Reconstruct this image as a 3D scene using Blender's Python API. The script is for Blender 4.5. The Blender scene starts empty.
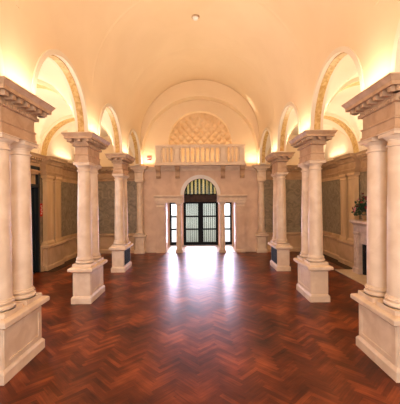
import bpy, math, random
from mathutils import Vector, Matrix
R = math.radians
random.seed(7)
S = bpy.context.scene
COL = S.collection

# ------------------------------------------------------------------ camera
H = 2.7
cam = bpy.data.cameras.new('camera')
cam.lens = 28.0; cam.sensor_width = 36.0; cam.sensor_fit = 'HORIZONTAL'
cam.shift_x = -0.6/400; cam.shift_y = -1.4/400
cam.clip_start = 0.05
co = bpy.data.objects.new('camera', cam); COL.objects.link(co)
co.location = (0.043, 0.0, H)
co.rotation_euler = (Matrix.Rotation(0.0023, 3, 'Z') @ Matrix.Rotation(R(90), 3, 'X') @ Matrix.Rotation(-0.0084, 3, 'Z')).to_euler()
S.camera = co

# ------------------------------------------------------------------ world, sun, exposure
w = bpy.data.worlds.new('world'); S.world = w; w.use_nodes = True
bg = w.node_tree.nodes['Background']
bg.inputs[0].default_value = (0.86, 0.90, 1.0, 1)
bg.inputs[1].default_value = 3.0
sd = bpy.data.lights.new('sun', 'SUN'); sd.energy = 3.0; sd.angle = R(2.5); sd.color = (1.0, 0.92, 1.0)
so = bpy.data.objects.new('sun', sd); COL.objects.link(so)
so.location = (0, 40, 20); so.rotation_euler = (R(-58), 0, 0)

def area(name, loc, rot, sx, sy, e, col, spread=180):
    d = bpy.data.lights.new(name, 'AREA'); d.shape = 'RECTANGLE'; d.size = sx; d.size_y = sy
    d.energy = e; d.color = col; d.spread = R(spread)
    o = bpy.data.objects.new(name, d); COL.objects.link(o)
    o.location = loc; o.rotation_euler = rot
    return o
WARM = (1.0, 0.84, 0.64); DAY = (1.0, 0.89, 0.88)
E_SPAN, E_AISLE, E_WALL, E_END, E_BACK = 13.0, 50.0, 20.0, 14.0, 265.0
E_VAULT = 13.5
PY = [5.171, 8.778, 12.385]                  # centres of the piers along the hall
# daylight through the tall window in the wall behind the camera
area('daylight_window', (0, -2.3, 3.0), (R(90), 0, 0), 4.0, 4.4, E_BACK, DAY, 160)
# cornice uplights
for s in (-1, 1):
    for y in [1.564] + PY:
        area('cornice_uplight', (s*2.78, y, 4.56), (R(180), R(-s*8), 0), 0.10, 0.9, E_SPAN, WARM)
        area('vault_uplight', (s*2.76, y, 4.56), (R(180), R(-s*48), 0), 0.10, 0.9, E_VAULT, WARM, 95)
        area('cornice_uplight', (s*3.50, y, 4.56), (R(180), R(s*16), 0), 0.10, 0.9, E_AISLE, WARM)
    for y in [3.37, 6.975, 10.58, 14.19]:
        area('cornice_uplight', (s*6.05, y, 4.60), (R(180), R(-s*20), 0), 0.10, 1.6, E_WALL, WARM)
    area('cornice_uplight', (s*2.72, 15.95, 4.60), (R(180), 0, 0), 0.5, 0.12, E_END, WARM)
area('vault_fill_light', (0, -2.0, 4.7), (R(138), 0, 0), 5.2, 0.4, 90.0, WARM)  # unseen fill lamp added to light the vault more evenly
area('niche_uplight', (0, 16.9, 4.62), (R(180), 0, 0), 2.2, 0.2, 28.0, (1.0, 0.8, 0.54))
# daylight coming in through the glazed entrance and the left window
area('daylight_doors', (0, 18.62, 1.32), (R(-90), 0, 0), 1.8, 2.45, 82.0, (0.82, 0.73, 1.0), 120)
for s in (-1, 1):
    area('daylight_sidelight', (s*1.60, 18.62, 1.32), (R(-90), 0, 0), 0.42, 2.3, 25.0, (0.82, 0.73, 1.0), 80)
area('daylight_left_side', (-6.1, 9.8, 2.7), (0, R(-90), 0), 1.5, 0.85, 50.0, (0.90, 0.85, 1.0))
area('daylight_left_side', (-6.1, 6.0, 2.6), (0, R(-90), 0), 2.4, 1.4, 70.0, (0.95, 0.85, 1.0))  # added lamp for an unseen window; the wall is solid here
sp = bpy.data.lights.new('reflected_daylight_spot', 'SPOT'); sp.energy = 240; sp.spot_size = R(12); sp.spot_blend = 0.5; sp.color = (1.0, 0.9, 0.75); sp.shadow_soft_size = 0.03  # added lamp, imitates a patch of reflected daylight on the vault
spo = bpy.data.objects.new('reflected_daylight_spot', sp); COL.objects.link(spo); spo.location = (2.45, 15.6, 4.7)
spo.rotation_euler = (Vector((2.55, 15.25, 7.35))-Vector((2.45, 15.6, 4.7))).to_track_quat('-Z', 'Y').to_euler()
S.view_settings.view_transform = 'Standard'
S.view_settings.look = 'None'
S.view_settings.exposure = 0.1
S.view_settings.gamma = 1.0
S.view_settings.use_curve_mapping = False
try:
    S.cycles.use_denoising = True
    S.cycles.max_bounces = 10; S.cycles.diffuse_bounces = 4; S.cycles.transparent_max_bounces = 16
    S.cycles.sample_clamp_indirect = 6.0
except Exception:
    pass

# ------------------------------------------------------------------ materials
def mat(name, c1, c2=None, scale=6.0, rough=0.55, bump=0.0, bscale=30.0, spec=0.4, detail=6.0, stretch=(1,1,1), distort=0.6, lo=0.35, hi=0.65, metal=0.0):
    m = bpy.data.materials.new(name); m.use_nodes = True
    nt = m.node_tree; b = nt.nodes['Principled BSDF']
    b.inputs['Roughness'].default_value = rough
    b.inputs['Metallic'].default_value = metal
    b.inputs['Specular IOR Level'].default_value = spec
    b.inputs['Base Color'].default_value = (*c1, 1)
    tc = nt.nodes.new('ShaderNodeTexCoord')
    mp = nt.nodes.new('ShaderNodeMapping'); mp.inputs['Scale'].default_value = stretch
    geo = nt.nodes.new('ShaderNodeNewGeometry')
    nt.links.new(geo.outputs['Position'], mp.inputs['Vector'])
    if c2 is not None:
        n = nt.nodes.new('ShaderNodeTexNoise'); n.inputs['Scale'].default_value = scale
        n.inputs['Detail'].default_value = detail; n.inputs['Distortion'].default_value = distort
        nt.links.new(mp.outputs['Vector'], n.inputs['Vector'])
        cr = nt.nodes.new('ShaderNodeValToRGB')
        cr.color_ramp.elements[0].position = lo; cr.color_ramp.elements[0].color = (*c1, 1)
        cr.color_ramp.elements[1].position = hi; cr.color_ramp.elements[1].color = (*c2, 1)
        nt.links.new(n.outputs['Fac'], cr.inputs['Fac'])
        nt.links.new(cr.outputs['Color'], b.inputs['Base Color'])
    if bump:
        n2 = nt.nodes.new('ShaderNodeTexNoise'); n2.inputs['Scale'].default_value = bscale
        nt.links.new(geo.outputs['Position'], n2.inputs['Vector'])
        bp = nt.nodes.new('ShaderNodeBump'); bp.inputs['Strength'].default_value = bump; bp.inputs['Distance'].default_value = 0.01
        nt.links.new(n2.outputs['Fac'], bp.inputs['Height']); nt.links.new(bp.outputs['Normal'], b.inputs['Normal'])
    return m

M = {}
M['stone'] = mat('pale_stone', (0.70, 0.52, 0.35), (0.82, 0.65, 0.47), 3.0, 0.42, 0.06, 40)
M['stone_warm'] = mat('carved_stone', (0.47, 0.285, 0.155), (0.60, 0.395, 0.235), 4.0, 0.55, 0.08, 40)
M['wallstone'] = mat('tan_wall_stone', (0.66, 0.455, 0.31), (0.76, 0.555, 0.39), 2.2, 0.6, 0.05, 20)
M['plaster'] = mat('cream_plaster', (0.80, 0.66, 0.47), (0.84, 0.70, 0.51), 1.2, 0.8, 0.03, 14, 0.2)
M['vault'] = mat('peach_plaster', (0.82, 0.62, 0.38), (0.85, 0.65, 0.41), 0.9, 0.75, 0.03, 14, 0.25)
M['gold'] = mat('gilded_ornament', (0.50, 0.27, 0.06), (0.72, 0.48, 0.18), 9.0, 0.5, 0.35, 18, 0.5, 4.0)
M['marble'] = mat('grey_brown_marble', (0.20, 0.16, 0.105), (0.40, 0.325, 0.215), 3.2, 0.4, 0, 0, 0.4, 10.0, (1,1,1), 2.0, 0.3, 0.7)
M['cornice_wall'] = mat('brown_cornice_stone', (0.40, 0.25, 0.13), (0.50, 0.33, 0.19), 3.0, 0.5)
M['niche'] = mat('peach_niche_plaster', (0.64, 0.42, 0.22), (0.72, 0.50, 0.29), 2.0, 0.7)
M['balustrade'] = mat('pale_carved_stone', (0.78, 0.61, 0.43), (0.84, 0.68, 0.50), 4.0, 0.55)
M['dado'] = mat('honey_dado_stone', (0.54, 0.36, 0.20), (0.68, 0.48, 0.29), 1.8, 0.5, 0.03, 20)
M['honey'] = mat('honey_stone', (0.58, 0.39, 0.20), (0.72, 0.51, 0.29), 2.0, 0.5, 0.03, 20, stretch=(1,1,0.3))
M['darkframe'] = mat('black_painted_metal', (0.008, 0.009, 0.010), None, rough=0.5, spec=0.08)
M['darkgrille'] = mat('dark_grille_metal', (0.012, 0.018, 0.022), None, rough=0.4)
M['soot'] = mat('soot_black', (0.01, 0.009, 0.008), None, rough=0.9)
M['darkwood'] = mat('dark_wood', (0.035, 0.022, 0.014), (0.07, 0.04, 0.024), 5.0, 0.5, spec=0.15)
M['red'] = mat('red_enamel', (0.55, 0.02, 0.015), None, rough=0.4)
M['white'] = mat('white_enamel', (0.8, 0.76, 0.7), None, rough=0.5)
M['mantel'] = mat('veined_mantel_marble', (0.50, 0.37, 0.28), (0.66, 0.52, 0.42), 3.5, 0.35, 0, 0, 0.5, 8.0, (1,1,1), 1.5)
M['hearth'] = mat('hearth_stone', (0.62, 0.46, 0.30), (0.70, 0.54, 0.37), 3.0, 0.4)
M['brass'] = mat('brass', (0.6, 0.42, 0.16), None, rough=0.3, metal=1.0)
M['leaf'] = mat('dark_green_leaf', (0.012, 0.045, 0.022), (0.03, 0.09, 0.04), 20, 0.5)
M['rose'] = mat('dark_red_petal', (0.20, 0.012, 0.02), (0.30, 0.03, 0.045), 25, 0.6)
M['pink'] = mat('pink_petal', (0.60, 0.20, 0.26), (0.70, 0.34, 0.36), 25, 0.6)
M['vase'] = mat('honey_glaze', (0.42, 0.25, 0.10), (0.5, 0.32, 0.15), 8, 0.3)
M['pavement'] = mat('outdoor_pavement', (0.30, 0.29, 0.27), (0.36, 0.35, 0.33), 3, 0.8)

def wood():
    m = bpy.data.materials.new('herringbone_oak'); m.use_nodes = True
    nt = m.node_tree; b = nt.nodes['Principled BSDF']; L = nt.links
    at = nt.nodes.new('ShaderNodeAttribute'); at.attribute_name = 'tone'
    uv = nt.nodes.new('ShaderNodeUVMap')
    geo = nt.nodes.new('ShaderNodeNewGeometry')
    mp = nt.nodes.new('ShaderNodeMapping'); mp.inputs['Scale'].default_value = (1.2, 16, 1)
    L.new(uv.outputs['UV'], mp.inputs['Vector'])
    gr = nt.nodes.new('ShaderNodeTexNoise'); gr.inputs['Scale'].default_value = 2.5; gr.inputs['Detail'].default_value = 5
    L.new(mp.outputs['Vector'], gr.inputs['Vector'])
    big = nt.nodes.new('ShaderNodeTexNoise'); big.inputs['Scale'].default_value = 1.1; big.inputs['Detail'].default_value = 8
    L.new(geo.outputs['Position'], big.inputs['Vector'])
    a1 = nt.nodes.new('ShaderNodeMath'); a1.operation = 'MULTIPLY_ADD'; a1.inputs[1].default_value = 0.35
    L.new(gr.outputs['Fac'], a1.inputs[0]); 
    m2 = nt.nodes.new('ShaderNodeMath'); m2.operation = 'MULTIPLY_ADD'; m2.inputs[1].default_value = 1.15
    L.new(big.outputs['Fac'], m2.inputs[0])
    m3 = nt.nodes.new('ShaderNodeMath'); m3.operation = 'MULTIPLY_ADD'; m3.inputs[1].default_value = 0.22; m3.inputs[2].default_value = -0.37
    L.new(at.outputs['Fac'], m3.inputs[0])
    L.new(m3.outputs[0], m2.inputs[2]); L.new(m2.outputs[0], a1.inputs[2])
    cr = nt.nodes.new('ShaderNodeValToRGB'); e = cr.color_ramp.elements
    e[0].position = 0.15; e[0].color = (0.022, 0.006, 0.003, 1)
    e[1].position = 0.95; e[1].color = (0.44, 0.108, 0.032, 1)
    x = e.new(0.5); x.color = (0.125, 0.025, 0.008, 1)
    L.new(a1.outputs[0], cr.inputs['Fac']); L.new(cr.outputs['Color'], b.inputs['Base Color'])
    rn = nt.nodes.new('ShaderNodeTexNoise'); rn.inputs['Scale'].default_value = 2.0; rn.inputs['Detail'].default_value = 4
    L.new(geo.outputs['Position'], rn.inputs['Vector'])
    mr = nt.nodes.new('ShaderNodeMapRange'); mr.inputs['To Min'].default_value = 0.25; mr.inputs['To Max'].default_value = 0.40
    L.new(rn.outputs['Fac'], mr.inputs['Value']); L.new(mr.outputs['Result'], b.inputs['Roughness'])
    b.inputs['Specular IOR Level'].default_value = 0.20
    bn = nt.nodes.new('ShaderNodeTexNoise'); bn.inputs['Scale'].default_value = 7.0; bn.inputs['Detail'].default_value = 2
    L.new(geo.outputs['Position'], bn.inputs['Vector'])
    ad = nt.nodes.new('ShaderNodeMath'); ad.operation = 'MULTIPLY_ADD'; ad.inputs[1].default_value = 0.5
    L.new(at.outputs['Fac'], ad.inputs[0]); L.new(bn.outputs['Fac'], ad.inputs[2])
    bp = nt.nodes.new('ShaderNodeBump'); bp.inputs['Strength'].default_value = 0.25; bp.inputs['Distance'].default_value = 0.006
    L.new(ad.outputs[0], bp.inputs['Height']); L.new(bp.outputs['Normal'], b.inputs['Normal'])
    return m
M['wood'] = wood()

def glass():
    m = bpy.data.materials.new('clear_glass'); m.use_nodes = True
    nt = m.node_tree; nt.nodes.clear()
    o = nt.nodes.new('ShaderNodeOutputMaterial'); mx = nt.nodes.new('ShaderNodeMixShader')
    t = nt.nodes.new('ShaderNodeBsdfTransparent'); t.inputs[0].default_value = (0.95, 0.97, 0.96, 1)
    g = nt.nodes.new('ShaderNodeBsdfGlossy'); g.inputs['Roughness'].default_value = 0.25
    mx.inputs[0].default_value = 0.012
    nt.links.new(t.outputs[0], mx.inputs[1]); nt.links.new(g.outputs[0], mx.inputs[2]); nt.links.new(mx.outputs[0], o.inputs[0])
    return m
M['glass'] = glass()

def curtain(name, cols, freq, transp):
    """thin cloth: vertical stripes across x, lets part of the light through"""
    m = bpy.data.materials.new(name); m.use_nodes = True
    nt = m.node_tree; nt.nodes.clear(); L = nt.links
    o = nt.nodes.new('ShaderNodeOutputMaterial')
    geo = nt.nodes.new('ShaderNodeNewGeometry'); sx = nt.nodes.new('ShaderNodeSeparateXYZ')
    L.new(geo.outputs['Position'], sx.inputs[0])
    mu = nt.nodes.new('ShaderNodeMath'); mu.operation = 'MULTIPLY'; mu.inputs[1].default_value = freq
    L.new(sx.outputs['X'], mu.inputs[0])
    fr = nt.nodes.new('ShaderNodeMath'); fr.operation = 'FRACT'; L.new(mu.outputs[0], fr.inputs[0])
    cr = nt.nodes.new('ShaderNodeValToRGB'); cr.color_ramp.interpolation = 'CONSTANT'
    cr.color_ramp.elements[0].color = (*cols[0], 1); cr.color_ramp.elements[1].color = (*cols[1], 1)
    cr.color_ramp.elements[1].position = 0.5
    L.new(fr.outputs[0], cr.inputs['Fac'])
    d = nt.nodes.new('ShaderNodeBsdfDiffuse'); tl = nt.nodes.new('ShaderNodeBsdfTranslucent'); tp = nt.nodes.new('ShaderNodeBsdfTransparent')
    L.new(cr.outputs['Color'], d.inputs[0]); L.new(cr.outputs['Color'], tl.inputs[0]); L.new(cr.outputs['Color'], tp.inputs[0])
    m1 = nt.nodes.new('ShaderNodeMixShader'); m1.inputs[0].default_value = 0.5
    L.new(d.outputs[0], m1.inputs[1]); L.new(tl.outputs[0], m1.inputs[2])
    m2 = nt.nodes.new('ShaderNodeMixShader'); m2.inputs[0].default_value = transp
    L.new(m1.outputs[0], m2.inputs[1]); L.new(tp.outputs[0], m2.inputs[2]); L.new(m2.outputs[0], o.inputs[0])
    return m
M['sheer'] = curtain('sheer_curtain_cloth', [(0.84, 0.86, 0.80), (0.34, 0.38, 0.33)], 8.0, 0.30)
M['stripe'] = curtain('striped_curtain_cloth', [(0.06, 0.10, 0.05), (0.80, 0.70, 0.36)], 4.3, 0.04)

# ------------------------------------------------------------------ mesh builder
class MB:
    def __init__(s): s.v = []; s.f = []; s.m = []
    def add(s, vs, fs, mi=0):
        n = len(s.v); s.v += [tuple(p) for p in vs]
        s.f += [tuple(n+i for i in f) for f in fs]; s.m += [mi]*len(fs)
    def box(s, x0, x1, y0, y1, z0, z1, mi=0):
        s.add([(x0,y0,z0),(x1,y0,z0),(x1,y1,z0),(x0,y1,z0),(x0,y0,z1),(x1,y0,z1),(x1,y1,z1),(x0,y1,z1)],
              [(0,3,2,1),(4,5,6,7),(0,1,5,4),(1,2,6,5),(2,3,7,6),(3,0,4,7)], mi)
    def rect_lathe(s, cx, cy, hx, hy, prof, mi=0):
        """rectangular rings hx+o, hy+o at height z : mouldings round a block"""
        vs = []; fs = []
        for o, z in prof:
            vs += [(cx-hx-o,cy-hy-o,z),(cx+hx+o,cy-hy-o,z),(cx+hx+o,cy+hy+o,z),(cx-hx-o,cy+hy+o,z)]
        for k in range(len(prof)-1):
            for j in range(4):
                a = 4*k+j; b = 4*k+(j+1) % 4
                fs.append((a, b, b+4, a+4))
        fs.append((3,2,1,0)); n = 4*(len(prof)-1); fs.append((n,n+1,n+2,n+3))
        s.add(vs, fs, mi)
    def lathe(s, cx, cy, prof, seg=32, mi=0):
        vs = []; fs = []
        for r, z in prof:
            for k in range(seg):
                a = 2*math.pi*k/seg; vs.append((cx+r*math.cos(a), cy+r*math.sin(a), z))
        for i in range(len(prof)-1):
            for k in range(seg):
                a = i*seg+k; b = i*seg+(k+1) % seg
                fs.append((a, b, b+seg, a+seg))
        fs.append(tuple(reversed(range(seg)))); n = seg*(len(prof)-1); fs.append(tuple(range(n, n+seg)))
        s.add(vs, fs, mi)
    def extrude_profile(s, prof, p0, p1, out, mi=0):
        """prof: list of (o,z): o along the unit vector out; swept straight from p0 to p1 (xy)"""
        n = len(prof); vs = []
        for p in (p0, p1):
            vs += [(p[0]+out[0]*o, p[1]+out[1]*o, z) for o, z in prof]
        fs = [(i, (i+1) % n, n+(i+1) % n, n+i) for i in range(n)] + [tuple(reversed(range(n))), tuple(range(n, 2*n))]
        s.add(vs, fs, mi)
    def prism_y(s, pts, y0, y1, mi=0):
        """closed polygon in (x,z) pulled along y"""
        n = len(pts)
        vs = [(x, y0, z) for x, z in pts] + [(x, y1, z) for x, z in pts]
        fs = [(i, (i+1) % n, n+(i+1) % n, n+i) for i in range(n)] + [tuple(reversed(range(n))), tuple(range(n, 2*n))]
        s.add(vs, fs, mi)
    def arch_ring(s, fn, n, mi=0):
        """fn(k)-> four points (closed section) for k=0..n"""
        vs = []; fs = []
        for k in range(n+1): vs += fn(k)
        for k in range(n):
            for j in range(4):
                a = 4*k+j; b = 4*k+(j+1) % 4
                fs.append((a, b, b+4, a+4))
        fs.append((3,2,1,0)); fs.append((4*n,4*n+1,4*n+2,4*n+3))
        s.add(vs, fs, mi)
    def build(s, name, mats, parent=None, smooth=35, bevel=0.0, recalc=True):
        me = bpy.data.meshes.new(name); me.from_pydata(s.v, [], s.f)
        for m in (mats if isinstance(mats, (list, tuple)) else [mats]): me.materials.append(m)
        me.polygons.foreach_set('material_index', s.m)
        if recalc:
            import bmesh
            bm = bmesh.new(); bm.from_mesh(me); bmesh.ops.recalc_face_normals(bm, faces=bm.faces); bm.to_mesh(me); bm.free()
        if smooth:
            me.shade_smooth(); me.set_sharp_from_angle(angle=R(smooth))
        me.update()
        o = bpy.data.objects.new(name, me); COL.objects.link(o)
        if parent is not None: o.parent = parent
        if bevel:
            b = o.modifiers.new('edge', 'BEVEL'); b.width = bevel; b.segments = 2; b.limit_method = 'ANGLE'; b.angle_limit = R(40)
        return o

def tag(o, label=None, cat=None, group=None, kind=None):
    if label: o['label'] = label
    if cat: o['category'] = cat
    if group: o['group'] = group
    if kind: o['kind'] = kind
    return o
def empty(name, loc, rz=0.0):
    e = bpy.data.objects.new(name, None); COL.objects.link(e); e.location = loc; e.rotation_euler = (0, 0, rz)
    e.empty_display_size = 0.1
    return e
def struct(o, label, cat): return tag(o, label, cat, None, 'structure')
def kids(o): return [c for c in bpy.data.objects if c.parent == o]
def copy_tree(o, parent=None):
    c = o.copy(); COL.objects.link(c)
    if parent is not None: c.parent = parent
    for ch in kids(o): copy_tree(ch, c)
    return c

# ================================================================== THE SETTING
YB, YE = -2.5, 16.3          # back wall and end wall planes
XW = 6.25                    # aisle walls
ZC = 4.49                    # top of every cornice
NX0, NX1 = 2.99, 3.30        # the two faces of the arcade wall
CXP = 3.147                  # axis of the pier rows
AR = 1.31                    # arcade arch radius
AZ = 4.56                    # arch centre height
BAYS = [-0.24, 3.367, 6.975, 10.58, 14.19]
ZV = 5.95; RV = 2.85         # vault springing, rise

# --- floor of herringbone blocks
def herringbone():
    W, n = 0.075, 6
    vs = []; fs = []; tone = []; uvs = []
    r2 = math.sqrt(0.5)
    def tow(u, v): return ((u - v)*r2*W, (u + v)*r2*W)
    x0, x1, y0, y1 = -6.3, 6.3, YB, 16.32
    jm = int(6.6/(n*W*1.414))+2
    for j in range(-jm, jm+1):
        for i in range(int(y0/(W*1.414))-12, int(y1/(W*1.414))+12):
            for q in range(2):
                if q == 0: u0, v0, du, dv = i+j*n, i-j*n, n, 1
                else: u0, v0, du, dv = i+n+j*n, i+1-n-j*n, 1, n
                c = tow(u0+du/2, v0+dv/2)
                if c[0] < x0-.3 or c[0] > x1+.3 or c[1] < y0-.3 or c[1] > y1+.3: continue
                e = 0.012
                k = len(vs)
                for a, b in ((e,e),(du-e,e),(du-e,dv-e),(e,dv-e)):
                    p = tow(u0+a, v0+b)
                    vs.append((min(max(p[0],x0),x1), min(max(p[1],y0),y1), 0.0))
                fs.append((k,k+1,k+2,k+3)); tone.append(random.random())
                ox, oy = random.random()*50, random.random()*50
                l = [(0,0),(n*W,0),(n*W,W),(0,W)] if q == 0 else [(0,0),(0,W),(n*W,W),(n*W,0)]
                uvs += [(ox+a, oy+b) for a, b in l]
    k = len(vs)
    vs += [(x0,y0,-.002),(x1,y0,-.002),(x1,y1,-.002),(x0,y1,-.002)]; fs.append((k,k+1,k+2,k+3)); tone.append(0.0); uvs += [(0,0)]*4
    me = bpy.data.meshes.new('floor'); me.from_pydata(vs, [], fs); me.materials.append(M['wood'])
    a = me.attributes.new('tone', 'FLOAT', 'FACE'); a.data.foreach_set('value', tone)
    ul = me.uv_layers.new(name='UVMap'); ul.data.foreach_set('uv', [c for p in uvs for c in p])
    o = bpy.data.objects.new('floor', me); COL.objects.link(o)
    struct(o, 'polished red-brown herringbone parquet floor', 'floor')
herringbone()

# --- nave vault
b = MB(); NV = 48; NYV = 30
vs = []; fs = []
for i in range(NV+1):
    t = math.pi*i/NV
    for j in range(NYV+1):
        vs.append((NX0*math.cos(t), YB+(YE-YB)*j/NYV, ZV+RV*math.sin(t)))
for i in range(NV):
    for j in range(NYV):
        a = i*(NYV+1)+j; fs.append((a, a+1, a+NYV+2, a+NYV+1))
b.add(vs, fs)
struct(b.build('ceiling', M['vault'], recalc=False), 'peach plaster barrel vault over the centre of the hall', 'ceiling')
# faint transverse ribs in the vault above each pier
for i, y in enumerate(PY):
    b = MB()
    def rib(k, y=y):
        t = math.pi*k/48
        c, s_ = math.cos(t), math.sin(t)
        e = 0.010
        return [(NX0*c, y-.07, ZV+RV*s_), ((NX0-e)*c, y-.03, ZV+(RV-e)*s_), ((NX0-e)*c, y+.03, ZV+(RV-e)*s_), (NX0*c, y+.07, ZV+RV*s_)]
    b.arch_ring(rib, 48)
    struct(b.build('trim_%d' % (i+1), M['vault']), 'low transverse rib across the plaster vault', 'rib')

# --- arcade walls with round arches, gilded soffits
NA = 40
tn = 3
for s, side in ((-1, 'nave_left'), (1, 'nave_right')):
    b = MB()
    def quad(p, mi=0): b.add(p, [(0,1,2,3)], mi)
    edges = [YB]
    for c in BAYS: edges += [c-AR, c+AR]
    edges.append(YE)
    for i in range(0, len(edges), 2):
        y0, y1 = edges[i], edges[i+1]
        for x, zt in ((NX0, ZV), (NX1, 6.4)):
            quad([(s*x,y0,ZC),(s*x,y1,ZC),(s*x,y1,zt),(s*x,y0,zt)], 1 if x == NX0 else 0)
        quad([(s*NX0,y0,ZC),(s*NX0,y1,ZC),(s*NX1,y1,ZC),(s*NX1,y0,ZC)])
        for y in (y0, y1): quad([(s*NX0,y,ZC),(s*NX1,y,ZC),(s*NX1,y,AZ),(s*NX0,y,AZ)])
    for c in BAYS:
        pts = [(c-AR*math.cos(math.pi*k/NA), AZ+AR*math.sin(math.pi*k/NA)) for k in range(NA+1)]
        for k in range(NA):
            (ya, za), (yb, zb) = pts[k], pts[k+1]
            for x, zt in ((NX0, ZV), (NX1, 6.4)):
                quad([(s*x,ya,za),(s*x,yb,zb),(s*x,yb,zt),(s*x,ya,zt)], 1 if x == NX0 else 0)
            quad([(s*NX0,ya,za),(s*NX0,yb,zb),(s*NX1,yb,zb),(s*NX1,ya,za)])
    struct(b.build('wall_'+side, [M['plaster'], M['vault']], recalc=False), 'cream plaster arcade wall with round arches above the %s row of piers' % ('left' if s < 0 else 'right'), 'wall')
    for c in BAYS[1:]:
        tn += 1; b = MB()
        def ring(k, c=c):
            t = math.pi*k/NA; r1, r0 = AR+0.002, AR-0.018
            xa, xb = s*(NX0+0.07), s*(NX1-0.08)
            return [(xa, c-r1*math.cos(t), AZ+r1*math.sin(t)), (xa, c-r0*math.cos(t), AZ+r0*math.sin(t)),
                    (xb, c-r0*math.cos(t), AZ+r0*math.sin(t)), (xb, c-r1*math.cos(t), AZ+r1*math.sin(t))]
        b.arch_ring(ring, NA)
        struct(b.build('trim_%d' % tn, M['gold']), 'gilded soffit band under a round arcade arch', 'arch band')
        # white archivolt on the hall side
        tn += 1; b = MB()
        def ring2(k, c=c):
            t = math.pi*k/NA; r1, r0 = AR+0.10, AR-0.006
            xa, xb = s*(NX0-0.03), s*(NX0+0.01)
            return [(xa, c-r1*math.cos(t), AZ+r1*math.sin(t)), (xa, c-r0*math.cos(t), AZ+r0*math.sin(t)),
                    (xb, c-r0*math.cos(t), AZ+r0*math.sin(t)), (xb, c-r1*math.cos(t), AZ+r1*math.sin(t))]
        b.arch_ring(ring2, NA)
        struct(b.build('trim_%d' % tn, M['plaster']), 'cream moulding round an arcade arch', 'arch moulding')
    # aisle vault: groined bays
    b = MB(); vs = []; fs = []
    xc = (NX1+XW)/2; rx = (XW-NX1)/2; ry = 1.45; hz = 1.56
    nx, ny = 28, 260
    for i in range(nx+1):
        for j in range(ny+1):
            x = NX1+(XW-NX1)*i/nx; y = YB+(YE-YB)*j/ny
            bx = math.sqrt(max(0, 1-((x-xc)/rx)**2))
            by = 0
            for c in BAYS:
                d = (y-c)/ry
                if abs(d) < 1: by = math.sqrt(1-d*d)
            vs.append((s*x, y, 4.55+hz*max(bx, by)))
    for i in range(nx):
        for j in range(ny):
            a = i*(ny+1)+j; fs.append((a, a+1, a+ny+2, a+ny+1))
    b.add(vs, fs)
    struct(b.build('ceiling_aisle_'+('left' if s < 0 else 'right'), M['plaster'], recalc=False, smooth=30), 'cream groin vault over the %s aisle' % ('left' if s < 0 else 'right'), 'ceiling')
    for y in [1.564] + PY:
        tn += 1; b = MB()
        PT = lambda r, t, yy: (s*(xc-r*math.cos(t)), yy, 4.5+(r+0.06)*math.sin(t))
        for k in range(NA):
            t0, t1 = math.pi*k/NA, math.pi*(k+1)/NA
            for yy in (y-.27, y+.27):
                b.add([PT(rx, t0, yy), PT(rx-.035, t0, yy), PT(rx-.035, t1, yy), PT(rx, t1, yy)], [(0,1,2,3)], 0)
                q = (PT(rx+.0, t0, yy), PT(rx+.0, t1, yy))
                b.add([q[0], q[1], (q[1][0], yy, q[1][2]+.2), (q[0][0], yy, q[0][2]+.2)], [(0,1,2,3)], 0)
            ys = [y-.27, y-.21, y+.21, y+.27]
            for q, mi in ((0, 0), (1, 1), (2, 0)):
                b.add([PT(rx-.035, t0, ys[q]), PT(rx-.035, t0, ys[q+1]), PT(rx-.035, t1, ys[q+1]), PT(rx-.035, t1, ys[q])], [(0,1,2,3)], mi)
        struct(b.build('trim_%d' % tn, [M['plaster'], M['gold']], recalc=False), 'arch band with gilded soffit crossing the aisle from pier to wall', 'arch band')

# --- outer shell
def zone_wall(b, x0, x1, y0, y1):
    """stone dado, marble field, plaster top : a wall slab split by height"""
    b.box(x0, x1, y0, y1, -0.05, 1.0, 0); b.box(x0, x1, y0, y1, 1.0, 3.75, 1); b.box(x0, x1, y0, y1, 3.75, 9.4, 2)
WM = [M['dado'], M['marble'], M['plaster']]
b = MB()     # left wall, with a dark doorway and a window
zone_wall(b, -XW-.3, -XW, YB, 9.3)
b.box(-XW-.3, -XW, 9.3, 10.3, -.05, 1.0, 0); b.box(-XW-.3, -XW, 9.3, 10.3, 1.0, 1.9, 1); b.box(-XW-.3, -XW, 9.3, 10.3, 3.55, 9.4, 2)
b.box(-XW-.3, -XW, 10.3, 10.78, -.05, 9.4, 1)
b.box(-XW-.3, -XW, 10.78, 12.03, 4.05, 9.4, 2)
zone_wall(b, -XW-.3, -XW, 12.03, YE+.3)
struct(b.build('wall_left', WM), 'left aisle wall with stone dado and mottled marble panel', 'wall')
b = MB(); zone_wall(b, XW, XW+.3, YB, YE+.3)
struct(b.build('wall_right', WM), 'right aisle wall with stone dado and mottled marble panel', 'wall')
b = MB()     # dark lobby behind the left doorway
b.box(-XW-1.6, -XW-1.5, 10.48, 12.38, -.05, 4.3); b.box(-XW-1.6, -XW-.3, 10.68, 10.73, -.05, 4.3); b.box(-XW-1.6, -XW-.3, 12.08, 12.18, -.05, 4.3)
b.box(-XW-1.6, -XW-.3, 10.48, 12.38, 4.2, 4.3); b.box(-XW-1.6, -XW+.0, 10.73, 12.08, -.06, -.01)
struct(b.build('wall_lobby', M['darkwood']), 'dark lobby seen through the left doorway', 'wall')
b = MB(); b.box(-XW-.3, XW+.3, YB-.3, YE+.3, 9.4, 9.5)  # unseen slab added to stop sky light leaking in above the vaults
struct(b.build('ceiling_sky_block', M['plaster']), 'unseen slab over the vaults, added to block sky light', 'ceiling')
b = MB()     # back wall behind the camera, with the big window opening
b.box(-XW-.3, -2.4, YB-.3, YB, -.05, 9.4); b.box(2.4, XW+.3, YB-.3, YB, -.05, 9.4); b.box(-2.4, 2.4, YB-.3, YB, -.05, .7); b.box(-2.4, 2.4, YB-.3, YB, 5.3, 9.4)
struct(b.build('wall_back', M['wallstone']), 'wall behind the viewer with a tall window', 'wall')

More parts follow.
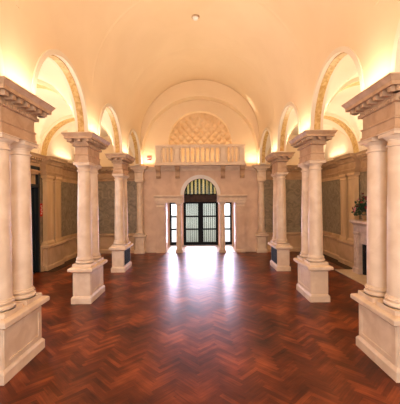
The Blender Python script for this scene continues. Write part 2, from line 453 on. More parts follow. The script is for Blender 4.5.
# --- wall entablatures with dentils
WALL_ENT = [(-.05,3.75),(.05,3.75),(.05,3.82),(.07,3.84),(.07,3.90),(.03,3.92),(.03,4.16),(.07,4.20),(.07,4.27),(.10,4.28),(.10,4.35),(.22,4.36),(.22,4.41),(.27,4.47),(.27,ZC),(-.05,ZC)]
def ent(p0, p1, out, num, mt, label, y_step=0.17):
    b = MB(); b.extrude_profile(WALL_ENT, p0, p1, out)
    L = math.hypot(p1[0]-p0[0], p1[1]-p0[1]); n = int(L/y_step)
    dx, dy = (p1[0]-p0[0])/L, (p1[1]-p0[1])/L
    for k in range(n):
        t = (k+.5)*L/n
        cx, cy = p0[0]+dx*t, p0[1]+dy*t
        for (hw, o0, o1, z0, z1) in ((.05, .10, .20, 4.285, 4.355), (.05, .03, .085, 4.205, 4.27)):
            a = (cx-dx*hw+out[0]*o0, cy-dy*hw+out[1]*o0); c = (cx+dx*hw+out[0]*o1, cy+dy*hw+out[1]*o1)
            b.box(min(a[0],c[0]), max(a[0],c[0]), min(a[1],c[1]), max(a[1],c[1]), z0, z1)
    struct(b.build('trim_%d' % num, mt, smooth=0), label, 'cornice')
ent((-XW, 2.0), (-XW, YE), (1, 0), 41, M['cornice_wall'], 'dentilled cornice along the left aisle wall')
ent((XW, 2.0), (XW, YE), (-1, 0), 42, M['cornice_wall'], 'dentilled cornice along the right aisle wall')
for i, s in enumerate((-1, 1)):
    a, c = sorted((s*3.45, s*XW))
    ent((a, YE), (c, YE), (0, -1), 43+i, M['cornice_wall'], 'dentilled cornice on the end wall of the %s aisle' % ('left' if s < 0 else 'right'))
# --- dado rail and plinth along the aisle walls
DADO = [(-.05,0),(.16,0),(.16,.16),(.13,.19),(.08,.2),(.08,.84),(.12,.88),(.16,.9),(.16,.96),(-.05,.98)]
def dado(p0, p1, out, side):
    b = MB(); b.extrude_profile(DADO, p0, p1, out)
    struct(b.build('baseboard_'+side, M['dado'], smooth=0), 'stone dado along the %s wall' % side.replace('_', ' '), 'dado')
dado((-XW, 12.05), (-XW, YE), (1, 0), 'left'); dado((XW, 11.55), (XW, YE), (-1, 0), 'right')
for s in (-1, 1):
    a, c = sorted((s*3.45, s*XW)); dado((a, YE), (c, YE), (0, -1), 'end_'+('left' if s < 0 else 'right'))
for s, side in ((-1, 'left'), (1, 'right')):
    b = MB(); b.box(*sorted((s*5.62, s*6.1)), 11.96, YE-.16, 0.0, .006)  # thin dark strip laid on the floor beside the wall
    struct(b.build('trim_%d' % (51+(s > 0)), M['darkwood'], smooth=0), 'dark strip on the floor along the %s wall' % side, 'floor border')
# marble panels framed by stone borders
def border(x, s, y0, y1, num):
    b = MB()
    for (a, c, z0, z1) in ((y0, y1, 1.0, 1.12), (y0, y1, 3.6, 3.75), (y0, y0+.14, 1.12, 3.6), (y1-.14, y1, 1.12, 3.6)):
        b.box(*sorted((x, x-s*.04)), a, c, z0, z1)
    struct(b.build('trim_%d' % num, M['honey'], smooth=0), 'stone border round the marble wall panel', 'panel border')
border(-XW, -1, 13.55, YE, 45); border(XW, 1, 13.4, YE, 46)

# --- end wall : nave part has the doorway below and the niche arch above
NR, NZ = 1.66, 5.74           # niche arch
DR, DZ = 0.88, 3.0            # door arch
b = MB()
T = 0.35
for s in (-1, 1):
    a = lambda p, q: sorted((s*p, s*q))
    zone = a(3.3, XW+.3)
    b.box(*zone, YE, YE+T, -.05, 1.0, 1); b.box(*zone, YE, YE+T, 1.0, 3.75, 2); b.box(*zone, YE, YE+T, 3.75, 9.4, 3)
    b.box(*a(1.81, 3.3), YE, YE+T, -.05, 4.5, 0)
    b.box(*a(NR, 3.3), YE, YE+T, 4.5, 9.4, 3)
    b.box(*a(DR, 1.81), YE, YE+T, 2.6, 3.0, 0)
    b.box(*a(1.1, 1.81), YE, YE+T, 3.0, 4.5, 0)
# spandrels over door arch and niche arch
def over_arch(r, cz, xlim, ztop, mi):
    n = 36
    pts = [(-xlim, cz)] if xlim > r else []
    pts += [(-r*math.cos(math.pi*k/n), cz+r*math.sin(math.pi*k/n)) for k in range(n+1)]
    if xlim > r: pts += [(xlim, cz)]
    for k in range(len(pts)-1):
        (xa, za), (xb, zb) = pts[k], pts[k+1]
        for y in (YE, YE+T): b.add([(xa,y,za),(xb,y,zb),(xb,y,ztop),(xa,y,ztop)], [(0,1,2,3)], mi)
        b.add([(xa,YE,za),(xb,YE,zb),(xb,YE+T,zb),(xa,YE+T,za)], [(0,1,2,3)], mi)
over_arch(DR, DZ, 1.1, 4.5, 0); over_arch(NR, NZ, NR, 9.4, 3)
struct(b.build('wall_end', [M['wallstone'], M['dado'], M['marble'], M['vault']], recalc=False, smooth=0), 'end wall with arched doorway below and niche arch above', 'wall')
# broad arch framing the end wall under the vault
b = MB()
def ringE(k):
    t = math.pi*k/48; c, s_ = math.cos(t), math.sin(t)
    zi = 5.2+2.78*s_
    return [(3.0*c, 15.72, ZV+RV*s_), (2.93*c, 15.72, zi), (2.93*c, YE, zi), (3.0*c, YE, ZV+RV*s_)]
b.arch_ring(ringE, 48)
struct(b.build('trim_47', M['vault']), 'broad plaster arch framing the end wall', 'arch')
b = MB()     # raised moulding round the niche
def ringN(k):
    t = math.pi*k/40; c, s_ = math.cos(t), math.sin(t)
    return [((NR+.16)*c, YE-.05, NZ+(NR+.16)*s_), ((NR-.01)*c, YE-.05, NZ+(NR-.01)*s_), ((NR-.01)*c, YE+.1, NZ+(NR-.01)*s_), ((NR+.16)*c, YE+.1, NZ+(NR+.16)*s_)]
b.arch_ring(ringN, 40)
struct(b.build('trim_48', M['vault']), 'plaster moulding round the niche arch', 'arch moulding')
# niche: half dome with diamond coffers
b = MB(); vs = []; fs = []; nu, nv = 96, 64
for i in range(nu+1):
    for j in range(nv+1):
        u = math.pi*i/nu; v = (math.pi/2)*j/nv         # u round the arch, v inwards
        px_, pz_ = math.cos(u)*math.cos(v)*NR, math.sin(u)*math.cos(v)*NR
        d = abs(math.sin(7.5*(px_+pz_)))*abs(math.sin(7.5*(px_-pz_)))
        r = NR*(1+0.075*(d**0.6))
        vs.append((r*math.cos(u)*math.cos(v), YE+.30+1.1*math.sin(v)*(r/NR), NZ+r*math.sin(u)*math.cos(v)))
for i in range(nu):
    for j in range(nv):
        a = i*(nv+1)+j; fs.append((a, a+1, a+nv+2, a+nv+1))
b.add(vs, fs)
m = 24                                                   # curved wall below the half dome
vs = []; fs = []
for i in range(m+1):
    u = math.pi*i/m
    vs += [(NR*math.cos(u), YE+.3+1.1*math.sin(u), 4.45), (NR*math.cos(u), YE+.3+1.1*math.sin(u), NZ)]
for i in range(m): fs.append((2*i, 2*i+1, 2*i+3, 2*i+2))
b.add(vs, fs)
b.box(-1.9, 1.9, YE, YE+1.7, 4.40, 4.46)
struct(b.build('wall_niche', M['niche'], recalc=False, smooth=50), 'half-domed niche with diamond coffers above the balcony', 'niche')
# end wall cornice between the corner columns
b = MB()
b.extrude_profile([(-.05,4.26),(.04,4.26),(.05,4.29),(.03,4.30),(.03,4.36),(.10,4.37),(.12,4.42),(.16,4.44),(.16,4.49),(-.05,4.49)], (-3.4, YE), (3.4, YE), (0, -1))
for k in range(44):
    x = -3.3+6.6*(k+.5)/44; b.box(x-.045, x+.045, YE-.09, YE-.02, 4.295, 4.365)
struct(b.build('trim_49', M['stone'], smooth=0), 'dentilled stone string course under the balcony', 'cornice')

# --- vestibule beyond the arch, with the glazed doors
YD = 18.8
b = MB()
b.box(-2.15, -1.95, YE+T, YD, -.05, 4.4); b.box(1.95, 2.15, YE+T, YD, -.05, 4.4)
b.box(-2.15, 2.15, YE+T, YD, 4.2, 4.4)
for s in (-1, 1):
    b.box(*sorted((s*1.88, s*2.15)), YD, YD+.2, -.05, 4.4)
    b.box(*sorted((s*1.05, s*1.30)), YD, YD+.2, -.05, 2.62)
    b.box(*sorted((s*1.05, s*1.88)), YD, YD+.2, 2.62, 4.4)
for k in range(24):
    t0, t1 = math.pi*k/24, math.pi*(k+1)/24
    xa, xb = -1.05*math.cos(t0), -1.05*math.cos(t1); za, zb = 3.05+1.05*math.sin(t0), 3.05+1.05*math.sin(t1)
    for y in (YD, YD+.2): b.add([(xa,y,za),(xb,y,zb),(xb,y,4.4),(xa,y,4.4)], [(0,1,2,3)])
    b.add([(xa,YD,za),(xb,YD,zb),(xb,YD+.2,zb),(xa,YD+.2,za)], [(0,1,2,3)])
struct(b.build('wall_vestibule', M['wallstone'], recalc=False, smooth=0), 'stone vestibule around the glazed entrance doors', 'wall')
b = MB(); b.box(-2.15, 2.15, YE+.02, YD+.2, -.06, 0.0)
struct(b.build('floor_vestibule', M['hearth']), 'pale stone floor of the entrance vestibule', 'floor')
b = MB(); b.box(-30, 30, YD+.2, 60, -.12, -.02)
struct(b.build('floor_outside', M['pavement']), 'sunlit pavement outside the entrance', 'pavement')
b = MB(); b.box(-1.05, 1.05, YD-.03, YD+.19, 2.62, 3.05); b.box(-1.05, 1.05, YD-.07, YD+.05, 2.96, 3.05)
struct(b.build('trim_50', M['darkwood'], smooth=0, bevel=.01), 'dark beam between doors and fanlight', 'transom')

def door_leaf(name, x0, x1, z1, rows, hinge, label, cat='door'):
    e = empty(name, ((x0+x1)/2, YD+.05, 0)); cx = (x0+x1)/2; hw = (x1-x0)/2
    b = MB(); st = 0.15 if hinge else 0.11
    b.box(-hw, -hw+st, -.03, .03, 0.01, z1); b.box(hw-st, hw, -.03, .03, 0.01, z1)
    b.box(-hw+st, hw-st, -.03, .03, 0.01, .20); b.box(-hw+st, hw-st, -.03, .03, z1-.10, z1)
    h = (z1-.10-.20)/rows
    for k in range(1, rows): b.box(-hw+st, hw-st, -.025, .025, 0.20+k*h-.045, .20+k*h+.045)
    if hinge == 1: b.box(hw-.03, hw+.03, -.045, -.031, 0.01, z1)      # meeting stile cover
    b.build('frame', M['darkframe'], e, smooth=0)
    for k in range(rows):
        g = MB(); g.box(-hw+st-.01, hw-st+.01, -.004, .004, .20+k*h+.02, .20+(k+1)*h-.02); g.build('pane', M['glass'], e, smooth=0)
    if hinge:
        g = MB(); x = hinge*(hw-st/2); g.box(x-.012, x+.012, -.06, -.03, 1.0, 1.25); g.box(x-.01, x+.01, -.06, -.028, 1.0, 1.03); g.box(x-.01, x+.01, -.06, -.028, 1.22, 1.25)
        g.build('handle', M['darkframe'], e, smooth=0)
    tag(e, label, cat, None, 'structure'); return e
door_leaf('door_1', -1.05, -0.0005, 2.62, 3, 1, 'left leaf of the black framed glazed entrance doors')
door_leaf('door_2', 0.0005, 1.05, 2.62, 3, -1, 'right leaf of the black framed glazed entrance doors')
door_leaf('window_1', -1.88, -1.31, 2.60, 3, 0, 'black framed sidelight window left of the entrance doors', 'window')
door_leaf('window_2', 1.31, 1.88, 2.60, 3, 0, 'black framed sidelight window right of the entrance doors', 'window')
# fanlight
e = empty('window_3', (0, YD+.05, 3.05)); b = MB()
def ringF(k):
    t = math.pi*k/32; c, s_ = math.cos(t), math.sin(t)
    return [(1.04*c, -.03, 1.04*s_), (.97*c, -.03, .97*s_), (.97*c, .03, .97*s_), (1.04*c, .03, 1.04*s_)]
b.arch_ring(ringF, 32); b.box(-1.04, 1.04, -.03, .03, 0, .05)
for k in (-1, 0, 1): b.box(k*.42-.012, k*.42+.012, -.02, .02, .05, math.sqrt(1-(k*.42)**2)*.99)
b.build('frame', M['darkframe'], e, smooth=0)
b = MB(); pts = [(math.cos(math.pi*k/32)*1.0, math.sin(math.pi*k/32)*1.0) for k in range(33)]
b.prism_y(pts, -.004, .004); b.build('pane', M['glass'], e, smooth=0)
struct(e, 'round-headed fanlight over the entrance doors', 'window')
# curtains behind the glass
def drape(name, x0, x1, zf, n, mt, label, amp=.03):
    b = MB(); vs = []; fs = []
    for i in range(n+1):
        x = x0+(x1-x0)*i/n; y = YD+.15+amp*math.sin(i*math.pi/3)
        z0, z1 = zf(x); vs += [(x, y, z0), (x, y, z1)]
    for i in range(n): fs.append((2*i, 2*i+2, 2*i+3, 2*i+1))
    b.add(vs, fs); o = b.build(name, mt, None, recalc=False, smooth=80)
    sm = o.modifiers.new('cloth', 'SOLIDIFY'); sm.thickness = 0.002
    tag(o, label, 'curtain')
drape('curtain', -1.04, -.01, lambda x: (.02, 2.6), 66, M['sheer'], 'pleated white sheer curtain behind the left entrance door leaf')
drape('curtain', .01, 1.04, lambda x: (.02, 2.6), 66, M['sheer'], 'pleated white sheer curtain behind the right entrance door leaf')
drape('curtain', -1.05, 1.05, lambda x: (3.06, 3.06+math.sqrt(max(0, 1.05**2-x*x))+.001), 120, M['stripe'], 'green and cream striped curtain behind the arched fanlight', .02)

# --- left doorway and window
b = MB()
for y0, y1 in ((10.78, 10.90), (11.91, 12.03)): b.box(-XW-.2, -XW+.05, y0, y1, 0, 4.05)
b.box(-XW-.2, -XW+.05, 10.78, 12.03, 3.93, 4.05); b.box(-XW-.2, -XW+.05, 10.78, 12.03, 3.25, 3.37)
o = b.build('door_frame', M['darkgrille'], None, smooth=0); 
e = empty('door_3', (-XW, 11.38, 0)); o.parent = e; o.matrix_parent_inverse = Matrix.Translation((XW, -11.38, 0))
b = MB()
for k in range(7): y = 11.0+k*.14; b.box(-XW-.1, -XW-.04, y-.03, y+.03, 3.37, 3.93)
o = b.build('transom_grille', M['honey'], e, smooth=0); o.matrix_parent_inverse = Matrix.Translation((XW, -11.38, 0))
b = MB(); b.box(-XW-1.1, -XW-.06, 11.84, 11.90, 0.02, 3.22)
for z0, z1 in ((.3, 1.4), (1.6, 3.0)): b.box(-XW-.98, -XW-.18, 11.825, 11.84, z0, z1)
o = b.build('door_panel', M['darkgrille'], e, smooth=0); o.matrix_parent_inverse = Matrix.Translation((XW, -11.38, 0))
struct(e, 'dark open doorway in the left aisle wall beside the pilasters', 'door')
e = empty('window_4', (-XW-.15, 9.8, 1.9)); b = MB()
b.box(-.05, .05, -.5, -.42, 0, 1.65); b.box(-.05, .05, .42, .5, 0, 1.65); b.box(-.05, .05, -.42, .42, 0, .08); b.box(-.05, .05, -.42, .42, 1.57, 1.65); b.box(-.03, .03, -.02, .02, .08, 1.57); b.box(-.03, .03, -.42, .42, .8, .84)
b.build('frame', M['white'], e, smooth=0)
b = MB(); b.box(-.004, .004, -.43, .43, .07, 1.58); b.build('pane', M['glass'], e, smooth=0)
struct(e, 'bright window in the left aisle wall behind the nearest pier', 'window')

# ================================================================== PIERS
CB, CT = 0.96, 3.75           # column bottom and top
def column_parts(parent, x, y, r=0.19, zb=CB, zt=CT, mt=None, flat=0.0):
    mt = mt or M['stone']
    b = MB(); prof = []
    zs, ze = zb+.24, zt-.24
    for k in range(13):
        t = k/12; rr = r*(1-0.15*t**1.6)
        prof.append((rr, zs+(ze-zs)*t))
    prof = [(r*1.10, zs-.035), (r*1.10, zs-.015), (r*1.03, zs)] + prof + [(r*.86+.022, ze+.008), (r*.86+.026, ze+.022), (r*.86+.018, ze+.036), (r*.85, ze+.04), (r*.85, ze+.10)]
    b.lathe(0, 0, prof, 40)
    sh = b.build('column', mt, parent); sh.location = (x, y, 0)
    b = MB(); w = r*1.30
    b.rect_lathe(0, 0, w, w, [(0, zb), (0, zb+.075)])
    pr = [(w-.005, zb+.075)]
    for k in range(7): a = -math.pi/2+math.pi*k/6; pr.append((w-.045+.04*math.cos(a), zb+.115+.04*math.sin(a)))
    pr += [(w-.06, zb+.16), (w-.065, zb+.175)]
    for k in range(7): a = -math.pi/2+math.pi*k/6; pr.append((r*1.12+.014*math.cos(a), zb+.19+.014*math.sin(a)))
    pr += [(r*1.08, zb+.206)]
    b.lathe(0, 0, pr, 40); b.build('column_base', mt, sh)
    b = MB(); rn = r*.85
    b.lathe(0, 0, [(rn, zt-.145), (rn+.012, zt-.14), (rn+.012, zt-.125), (rn+.025, zt-.115), (rn+.05, zt-.09), (rn+.06, zt-.07)], 40)
    b.rect_lathe(0, 0, rn+.055, rn+.055, [(0, zt-.07), (0, zt-.02), (.015, zt-.01), (.015, zt)]); b.build('capital', mt, sh)
    return sh

def pedestal_mesh(hx, hy, front_only=False):
    b = MB()
    b.rect_lathe(0, 0, hx, hy, [(0, 0), (0, .15), (-.012, .17), (-.03, .19), (-.045, .20), (-.045, .80), (-.03, .82), (0, .835), (.02, .855), (.062, .86), (.062, .925), (.05, .94), (0, .96)])
    return b
def pier(x, y, label, group, panel=None, src=None):
    if src is not None:
        e = copy_tree(src); e.location = (x, y, 0)
    else:
        e = empty('column_pier', (x, y, 0))
        hx, hy = .266, .602
        b = pedestal_mesh(hx, hy)
        ped = b.build('pedestal', M['stone'], e, smooth=0, bevel=.006)
        for s in (-1, 1):                                 # panelled long sides
            g = MB(); xo = s*(hx-.045)
            a, c = sorted((xo-s*.01, xo+s*.014))
            for (y0, y1, z0, z1) in ((-.54, -.44, .215, .79), (.44, .54, .215, .79), (-.44, .44, .215, .29), (-.44, .44, .715, .79)):
                g.box(a, c, y0, y1, z0, z1)
            g.build('panel_moulding', M['stone'], ped, smooth=0)
        for dy in (-.30, .30): column_parts(e, 0, dy, .187)
        bx, by = .168, .47
        b = MB(); b.rect_lathe(0, 0, bx, by, [(.03, CT), (.03, CT+.05), (.012, CT+.06), (.012, CT+.17), (.028, CT+.18), (.028, CT+.20), (0, CT+.215), (0, 4.17)])
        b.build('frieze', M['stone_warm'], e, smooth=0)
        b = MB(); by = .515
        b.rect_lathe(0, 0, bx, by, [(-.04, 4.16), (.01, 4.165), (.02, 4.17), (.02, 4.22), (.035, 4.225), (.02, 4.23), (.02, 4.415), (.16, 4.415), (.16, 4.345), (.20, 4.345), (.20, 4.40), (.205, 4.405), (.22, 4.43), (.245, 4.465), (.252, 4.47), (.252, ZC), (0, ZC)])
        def ring_boxes(n_x, n_y, o0, o1, hw, z0, z1):
            for k in range(n_x):
                t = -1+2*(k+.5)/n_x; px = t*(bx+o1)
                for sg in (-1, 1): b.box(px-hw, px+hw, *sorted((sg*(by+o0), sg*(by+o1))), z0, z1)
            for k in range(n_y):
                t = -1+2*(k+.5)/n_y; py = t*(by+o1)
                for sg in (-1, 1): b.box(*sorted((sg*(bx+o0), sg*(bx+o1))), py-hw, py+hw, z0, z1)
        ring_boxes(8, 18, .01, .05, .018, 4.17, 4.225)
        ring_boxes(3, 7, .015, .162, .042, 4.275, 4.416)
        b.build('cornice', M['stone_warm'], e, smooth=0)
        b = MB(); b.rect_lathe(0, 0, .157, .495, [(.02, ZC), (.02, ZC+.06), (0, ZC+.075)])
        b.build('impost_block', M['plaster'], e, smooth=0)
    tag(e, label, 'pier', group)
    return e
PL = {(-1,0): 'paired-column stone pier cut by the left edge, the nearest of the left row',
      (-1,1): 'paired-column stone pier on a plain pedestal, second from camera in the left row',
      (-1,2): 'paired-column stone pier in the left row, dark grille set in its pedestal',
      (1,0): 'paired-column stone pier cut by the right edge, in front of the fireplace',
      (1,1): 'paired-column stone pier on a plain pedestal, second from camera in the right row',
      (1,2): 'paired-column stone pier in the right row, dark grille set in its pedestal'}
first = None
for s in (-1, 1):
    for i, y in enumerate(PY):
        p = pier(s*CXP, y, PL[(s, i)], 'paired-column piers along the hall', src=first)
        if first is None: first = p
        if i == 2:
            ped = [c for c in kids(p) if c.name.startswith('pedestal')][0]
            for c in kids(ped):
                if (c.data.vertices[0].co.x > 0) == (s < 0): bpy.data.objects.remove(c)
            g = MB(); x0 = -s*.20; a, c = sorted((x0, -s*.238)); g.box(a, c, -.44, .44, .24, .80)
            a, c = sorted((x0, -s*.246))
            for k in range(14): yy = -.41+k*.063; g.box(a, c, yy-.008, yy+.008, .26, .78)
            gr = g.build('grille', M['darkgrille'], ped, smooth=0); gr['label'] = 'dark metal grille'

# engaged columns in the corners of the end wall
def engaged(x, label, src=None):
    if src is not None: e = copy_tree(src); e.location = (x, 16.16, 0)
    else:
        e = empty('engaged_column', (x, 16.16, 0))
        b = pedestal_mesh(.27, .20); b.build('pedestal', M['stone'], e, smooth=0, bevel=.005)
        column_parts(e, 0, -.02, .175)
        b = MB(); b.rect_lathe(0, 0, .2, .16, [(.03, CT), (.03, CT+.05), (.012, CT+.06), (.012, CT+.2), (0, CT+.215), (0, 4.17), (.04, 4.19), (.04, 4.25), (.08, 4.27), (.08, 4.34), (.2, 4.345), (.2, 4.40), (.26, 4.47), (.26, ZC), (0, ZC)])
        b.build('entablature', M['stone'], e, smooth=0)
    tag(e, label, 'column', 'engaged corner columns of the end wall'); return e
e1 = engaged(-CXP, 'single stone column against end wall, on the side of the red exit sign')
engaged(CXP, 'single stone column against end wall, on the side away from the exit sign', e1)

# pilaster pairs on the aisle walls
def pilasters(s, y, label):
    e = empty('pilaster_pair', (s*XW, y, 0))
    b = MB(); xo = -s*.165
    b.rect_lathe(xo, 0, .12, .74, [(0, 0), (0, .16), (-.03, .2), (-.03, .84), (.01, .88), (.04, .9), (.04, .97), (0, 1.0)])
    b.build('pedestal', M['dado'], e, smooth=0, bevel=.006)
    for dy in (-.36, .36):
        b = MB(); x1 = -s*.13; b.rect_lathe(x1, dy, .085, .27, [(.04, 1.0), (.04, 1.06), (.025, 1.1), (0, 1.14), (0, 3.5), (.015, 3.51), (.015, 3.54), (0, 3.55), (0, 3.62), (.04, 3.66), (.04, 3.75)])
        for k in (-1, 1):
            b.box(*sorted((x1-s*.085, x1-s*.097)), dy+k*.2-.03, dy+k*.2+.03, 1.2, 3.45)
        b.build('pilaster', M['honey'], e, smooth=0, bevel=.006)
    b = MB(); b.extrude_profile([(o+.20, z) for o, z in WALL_ENT[1:-1]]+[(0.012, ZC), (0.012, 3.75)], (0, -.74), (0, .74), (-s, 0))
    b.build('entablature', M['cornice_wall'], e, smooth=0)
    tag(e, label, 'pilasters', 'paired pilasters on the aisle walls'); return e
pilasters(-1, 12.86, 'pair of honey stone pilasters on the aisle wall beside the dark doorway')
pilasters(1, 12.80, 'pair of honey stone pilasters on the aisle wall beside the fireplace')

# ================================================================== DOORWAY
def door_column(x, label, src=None):
    if src is not None: e = copy_tree(src); e.location = (x, 16.30, 0)
    else:
        e = empty('doorway_column', (x, 16.30, 0)); column_parts(e, 0, 0, .145, 0.0, 2.6, M['stone'])
    tag(e, label, 'column', 'columns of the entrance doorway'); return e
c1 = door_column(-1.13, 'slim round stone column on the floor just left of the glazed doors')
door_column(1.13, 'slim round stone column on the floor just right of the glazed doors', c1)
def door_pilaster(x, label, src=None):
    if src is not None: e = copy_tree(src); e.location = (x, YE-.095, 0)
    else:
        e = empty('doorway_pilaster', (x, YE-.095, 0))
        b = MB(); b.rect_lathe(0, 0, .20, .06, [(.03, 0), (.03, .12), (0, .16), (0, 2.38)]); b.build('shaft', M['wallstone'], e, smooth=0)
        b = MB(); b.rect_lathe(0, 0, .20, .06, [(.0, 2.38), (.02, 2.40), (.02, 2.42), (0, 2.43), (0, 2.5), (.03, 2.54), (.03, 2.6)]); b.build('capital', M['stone'], e, smooth=0)
    tag(e, label, 'pilaster', 'flat pilasters of the entrance doorway'); return e
p1 = door_pilaster(-2.08, 'flat stone pilaster beside the left sidelight of the entrance')
door_pilaster(2.08, 'flat stone pilaster beside the right sidelight of the entrance', p1)
# lintels on columns and the white arch surround
for s, lab in ((-1, 'left'), (1, 'right')):
    b = MB()
    a, c = sorted((s*.90, s*2.42))
    b.rect_lathe((a+c)/2, YE-.145, (c-a)/2-.06, .08, [(0, 2.6), (0, 2.68), (.012, 2.69), (.012, 2.76), (0, 2.77), (0, 2.86), (.03, 2.88), (.06, 2.93), (.06, 2.99), (.05, 3.0), (0, 3.0)])
    o = b.build('doorway_lintel', M['stone'], None, smooth=0)
    tag(o, 'moulded stone lintel over the %s sidelight of the entrance' % lab, 'lintel', 'lintels of the entrance doorway')
b = MB()
def ringD(k, r0=DR-.01, r1=1.05, y0=YE-.09, y1=YE-.001):
    t = math.pi*k/40; c, s_ = math.cos(t), math.sin(t)
    return [(r1*c, y0+.03, DZ+r1*s_), (r0*c, y0, DZ+r0*s_), (r0*c, y1, DZ+r0*s_), (r1*c, y1, DZ+r1*s_)]
b.arch_ring(ringD, 40)
tag(b.build('arch_surround', M['white']), 'white moulded arch surround over the entrance doors', 'arch')

# ================================================================== BALCONY
e = empty('balcony', (0, 15.85, 4.49))
b = MB(); b.rect_lathe(0, .2, 2.32, .26, [(0, 0), (.03, .01), (.03, .05), (0, .06), (0, .16), (-.03, .18)]); b.build('plinth', M['balustrade'], e, smooth=0)
b = MB(); b.rect_lathe(0, 0, 2.27, .08, [(0, .92), (.02, .94), (.03, .97), (.03, 1.03), (.01, 1.06)]); b.build('handrail', M['balustrade'], e, smooth=0)
posts = [-2.13, -1.18, 1.18, 2.13]
for x in posts:
    b = MB(); b.rect_lathe(x, 0, .14, .09, [(0, .16), (0, .24), (-.012, .25), (-.012, .86), (0, .87), (0, .93)]); b.build('post', M['balustrade'], e, smooth=0)
b = MB()
b.lathe(0, 0, [(.06, .17), (.06, .22), (.045, .23), (.038, .26), (.045, .30), (.060, .37), (.062, .43), (.05, .52), (.036, .62), (.033, .70), (.045, .73), (.045, .76), (.033, .78), (.05, .84), (.06, .86), (.06, .93)], 20)
bal = b.build('baluster', M['balustrade'], e)
xs = [-1.0+.25*k for k in range(9)] + [s*(1.18+.95*(k+.9)/4.8) for s in (-1, 1) for k in range(4)]
bal.location.x = xs[0]
for x in xs[1:]:
    c = bal.copy(); COL.objects.link(c); c.parent = e; c.location.x = x
for x in (-2.18, -1.18, 1.18, 2.18):                    # scrolled brackets
    pts = [(.40, 0), (.40, -.12), (.36, -.20), (.27, -.24), (.22, -.30), (.20, -.40), (.22, -.50), (.17, -.59), (.06, -.62), (.0, -.62), (.0, 0)]
    b = MB(); hw = .11; n = len(pts); yw = .44
    vs = [(x-hw, yw-o, z) for o, z in pts]+[(x+hw, yw-o, z) for o, z in pts]
    fs = [(i, (i+1) % n, n+(i+1) % n, n+i) for i in range(n)]+[tuple(reversed(range(n))), tuple(range(n, 2*n))]
    b.add(vs, fs); b.box(x-hw-.03, x+hw+.03, yw-.42, yw, -.05, 0)
    b.build('bracket', M['stone_warm'], e, smooth=0, bevel=.01)
tag(e, 'carved stone balcony balustrade on scrolled brackets above the entrance', 'balcony')

# exit sign
e = empty('exit_sign', (-2.66, YE-.031, 4.93)); b = MB(); b.box(-.11, .11, -.03, .03, -.10, .10); b.build('housing', M['red'], e, smooth=0, bevel=.008)
for k, segs in enumerate(([(0,0,.25,1),(.25,0,1,.2),(.25,.4,.8,.6),(.25,.8,1,1)], 'X', [(.35,0,.65,1)], [(.35,0,.65,.8),(0,.8,1,1)])):
    b = MB(); x0 = -.088+k*.046; wd, ht, z0 = .038, .08, -.04
    if segs == 'X':
        for sg in (1, -1):
            q = [(-.5,-.5),(-.25,-.5),(.5,.5),(.25,.5)]
            b.prism_y([(x0+wd/2+sg*a*wd, z0+ht/2+c*ht) for a, c in q], -.034, -.029)
    else:
        for (a, c, d, f) in segs: b.box(x0+a*wd, x0+d*wd, -.034, -.029, z0+c*ht, z0+f*ht)
    b.build('letter', M['white'], e, smooth=0)
tag(e, 'small red exit sign on the end wall beside the balcony', 'sign')
# red notice by the left doorway
e = empty('wall_notice', (-XW+.02, 12.14, 2.40)); b = MB(); b.box(-.02, .03, -.09, .08, -.26, .24); b.build('board', M['red'], e, smooth=0)
b = MB()
for k in range(5): z = .14-k*.075; b.box(.028, .034, -.06+(k % 2)*.03, .03+(k % 2)*.03, z-.02, z+.02)
b.build('marking', M['white'], e, smooth=0)
tag(e, 'red notice with white marks on the wall edge beside the dark doorway', 'sign')
# smoke detector on the vault crown
e = empty('ceiling_detector', (-.10, 10.3, ZV+RV-.0)); b = MB(); b.lathe(0, 0, [(.13, .01), (.13, -.03), (.12, -.045)], 28); b.build('base', M['stone_warm'], e)
b = MB(); b.lathe(0, 0, [(.10, -.04), (.095, -.07), (.075, -.10), (.03, -.118)], 28); b.build('dome', M['white'], e)
tag(e, 'small round detector fixed to the crown of the vault', 'detector')

# ================================================================== FIREPLACE
FX, FY0, FY1, FH = 5.60, 9.1, 11.5, 1.95
e = empty('fireplace', (XW, (FY0+FY1)/2, 0)); P = Matrix.Translation((-XW, -(FY0+FY1)/2, 0))
def fp(b, name, mt, parent=e, **k):
    o = b.build(name, mt, e, smooth=0, **k); o.matrix_parent_inverse = P; return o
for y0, y1 in ((FY0, FY0+.42), (FY1-.42, FY1)):
    b = MB(); c = (y0+y1)/2
    b.rect_lathe((FX+XW)/2, c, (XW-FX)/2-.04, .17, [(.04, .03), (.04, .2), (0, .24), (0, 1.42), (.02, 1.45), (.02, 1.5), (0, 1.52)])
    for k in (-1, 1): b.box(FX+.015, FX+.05, c+k*.09-.04, c+k*.09+.04, .3, 1.38)
    fp(b, 'jamb', M['mantel'], bevel=.006)
b = MB(); b.box(FX+.04, XW, FY0+.02, FY1-.02, 1.52, 1.78); b.box(FX+.10, XW, FY0+.4, FY1-.4, 1.12, 1.52); b.box(FX+.02, XW, FY0+.6, FY1-.6, 1.56, 1.74); fp(b, 'frieze', M['mantel'], bevel=.006)
b = MB(); b.rect_lathe((FX+XW)/2, (FY0+FY1)/2, (XW-FX)/2, (FY1-FY0)/2, [(-.02, 1.76), (0, 1.80), (.05, 1.85), (.07, 1.86), (.07, 1.93), (.05, 1.95)]); 
fp(b, 'shelf', M['mantel'])
b = MB(); b.box(FX+.16, XW, FY0+.42, FY0+.55, .03, 1.12); b.box(FX+.16, XW, FY1-.55, FY1-.42, .03, 1.12); b.box(FX+.5, XW, FY0+.55, FY1-.55, .03, 1.12)
fp(b, 'firebox', M['soot'])
b = MB(); b.box(5.12, XW, 8.5, 11.9, 0.0, .03); fp(b, 'hearth', M['hearth'], bevel=.006)
tag(e, 'veined marble fireplace with dark firebox and pale hearth on the aisle wall', 'fireplace')

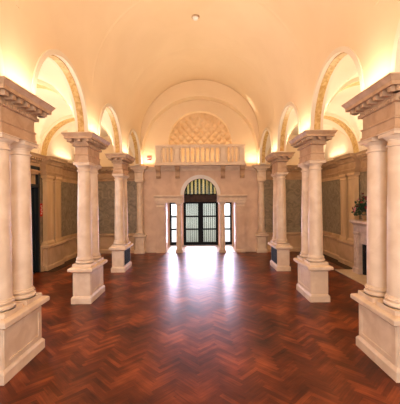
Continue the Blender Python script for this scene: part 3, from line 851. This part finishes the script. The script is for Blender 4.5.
# flowers on the mantel
fx, fy = 5.80, 10.95
e = empty('flower_arrangement', (fx, fy, 1.95))
b = MB(); b.lathe(0, 0, [(.07, 0), (.075, .02), (.06, .04), (.10, .10), (.13, .18), (.12, .25), (.10, .28), (.115, .31), (.10, .31)], 28); b.build('vase', M['vase'], e)
b = MB(); rr = random.Random(3)
for k in range(320):
    a = rr.uniform(0, 2*math.pi); el = rr.uniform(-.55, 1.35); L = rr.uniform(.18, .50)
    d = Vector((math.cos(a)*math.cos(el), math.sin(a)*math.cos(el)*1.6, math.sin(el)))
    d.x *= .7; p = Vector((0, 0, .34))+d*L*rr.uniform(.45, 1.0)
    side = d.cross(Vector((rr.uniform(-1,1), rr.uniform(-1,1), rr.uniform(-1,1)))).normalized()*rr.uniform(.025, .05)
    l = d*rr.uniform(.08, .15); up = side.cross(d).normalized()*.012
    b.add([p, p+l*.5+side+up, p+l, p+l*.5-side+up, p+l*.5-up], [(0,1,4),(1,2,4),(2,3,4),(3,0,4)])
b.build('foliage', M['leaf'], e, recalc=False)
b = MB()
for k in range(26):
    a = 2*math.pi*k/26; el = .2+1.1*((k*7) % 11)/11; d = Vector((math.cos(a)*math.cos(el), math.sin(a)*math.cos(el)*1.2, math.sin(el)))
    s_ = d.orthogonal().normalized()*.006; t_ = d.cross(s_).normalized()*.006; d.x *= .6; p0 = Vector((0,0,.25)); p1 = p0+d*.5
    b.add([p0+s_, p0+t_, p0-s_, p0-t_, p1+s_, p1+t_, p1-s_, p1-t_], [(0,1,5,4),(1,2,6,5),(2,3,7,6),(3,0,4,7)])
b.build('stems', M['leaf'], e, recalc=False)
for k in range(30):
    a = rr.uniform(0, 2*math.pi); el = rr.uniform(-.1, 1.45); L = rr.uniform(.28, .46)
    d = Vector((math.cos(a)*math.cos(el), math.sin(a)*math.cos(el)*1.2, math.sin(el)*1.25)); p = Vector((0, 0, .36))+d*L
    b = MB(); R0 = rr.uniform(.035, .055)
    for ring_, (n_, tilt, rad) in enumerate(((7, .25, 1.0), (6, .8, .75), (4, 1.2, .5))):
        for q in range(n_):
            an = 2*math.pi*q/n_+ring_; o = d.orthogonal().normalized(); o2 = d.cross(o)
            out = (o*math.cos(an)+o2*math.sin(an)); tip = (out*math.cos(tilt)+d*math.sin(tilt))*R0*rad*1.5; sd_ = out.cross(d).normalized()*R0*.55*rad
            b.add([(0,0,0), tip*.55+sd_, tip*1.0+d*R0*.1, tip*.55-sd_], [(0,1,2),(0,2,3)])
    p.x = max(-.34, min(.34, p.x)); o = b.build('bloom', M['rose'] if k % 3 else M['pink'], e, recalc=False); o.location = p
    if k % 3 == 0: o['label'] = 'pink bloom'
tag(e, 'arrangement of dark green leaves with red and pink flowers on the mantel shelf', 'flowers')
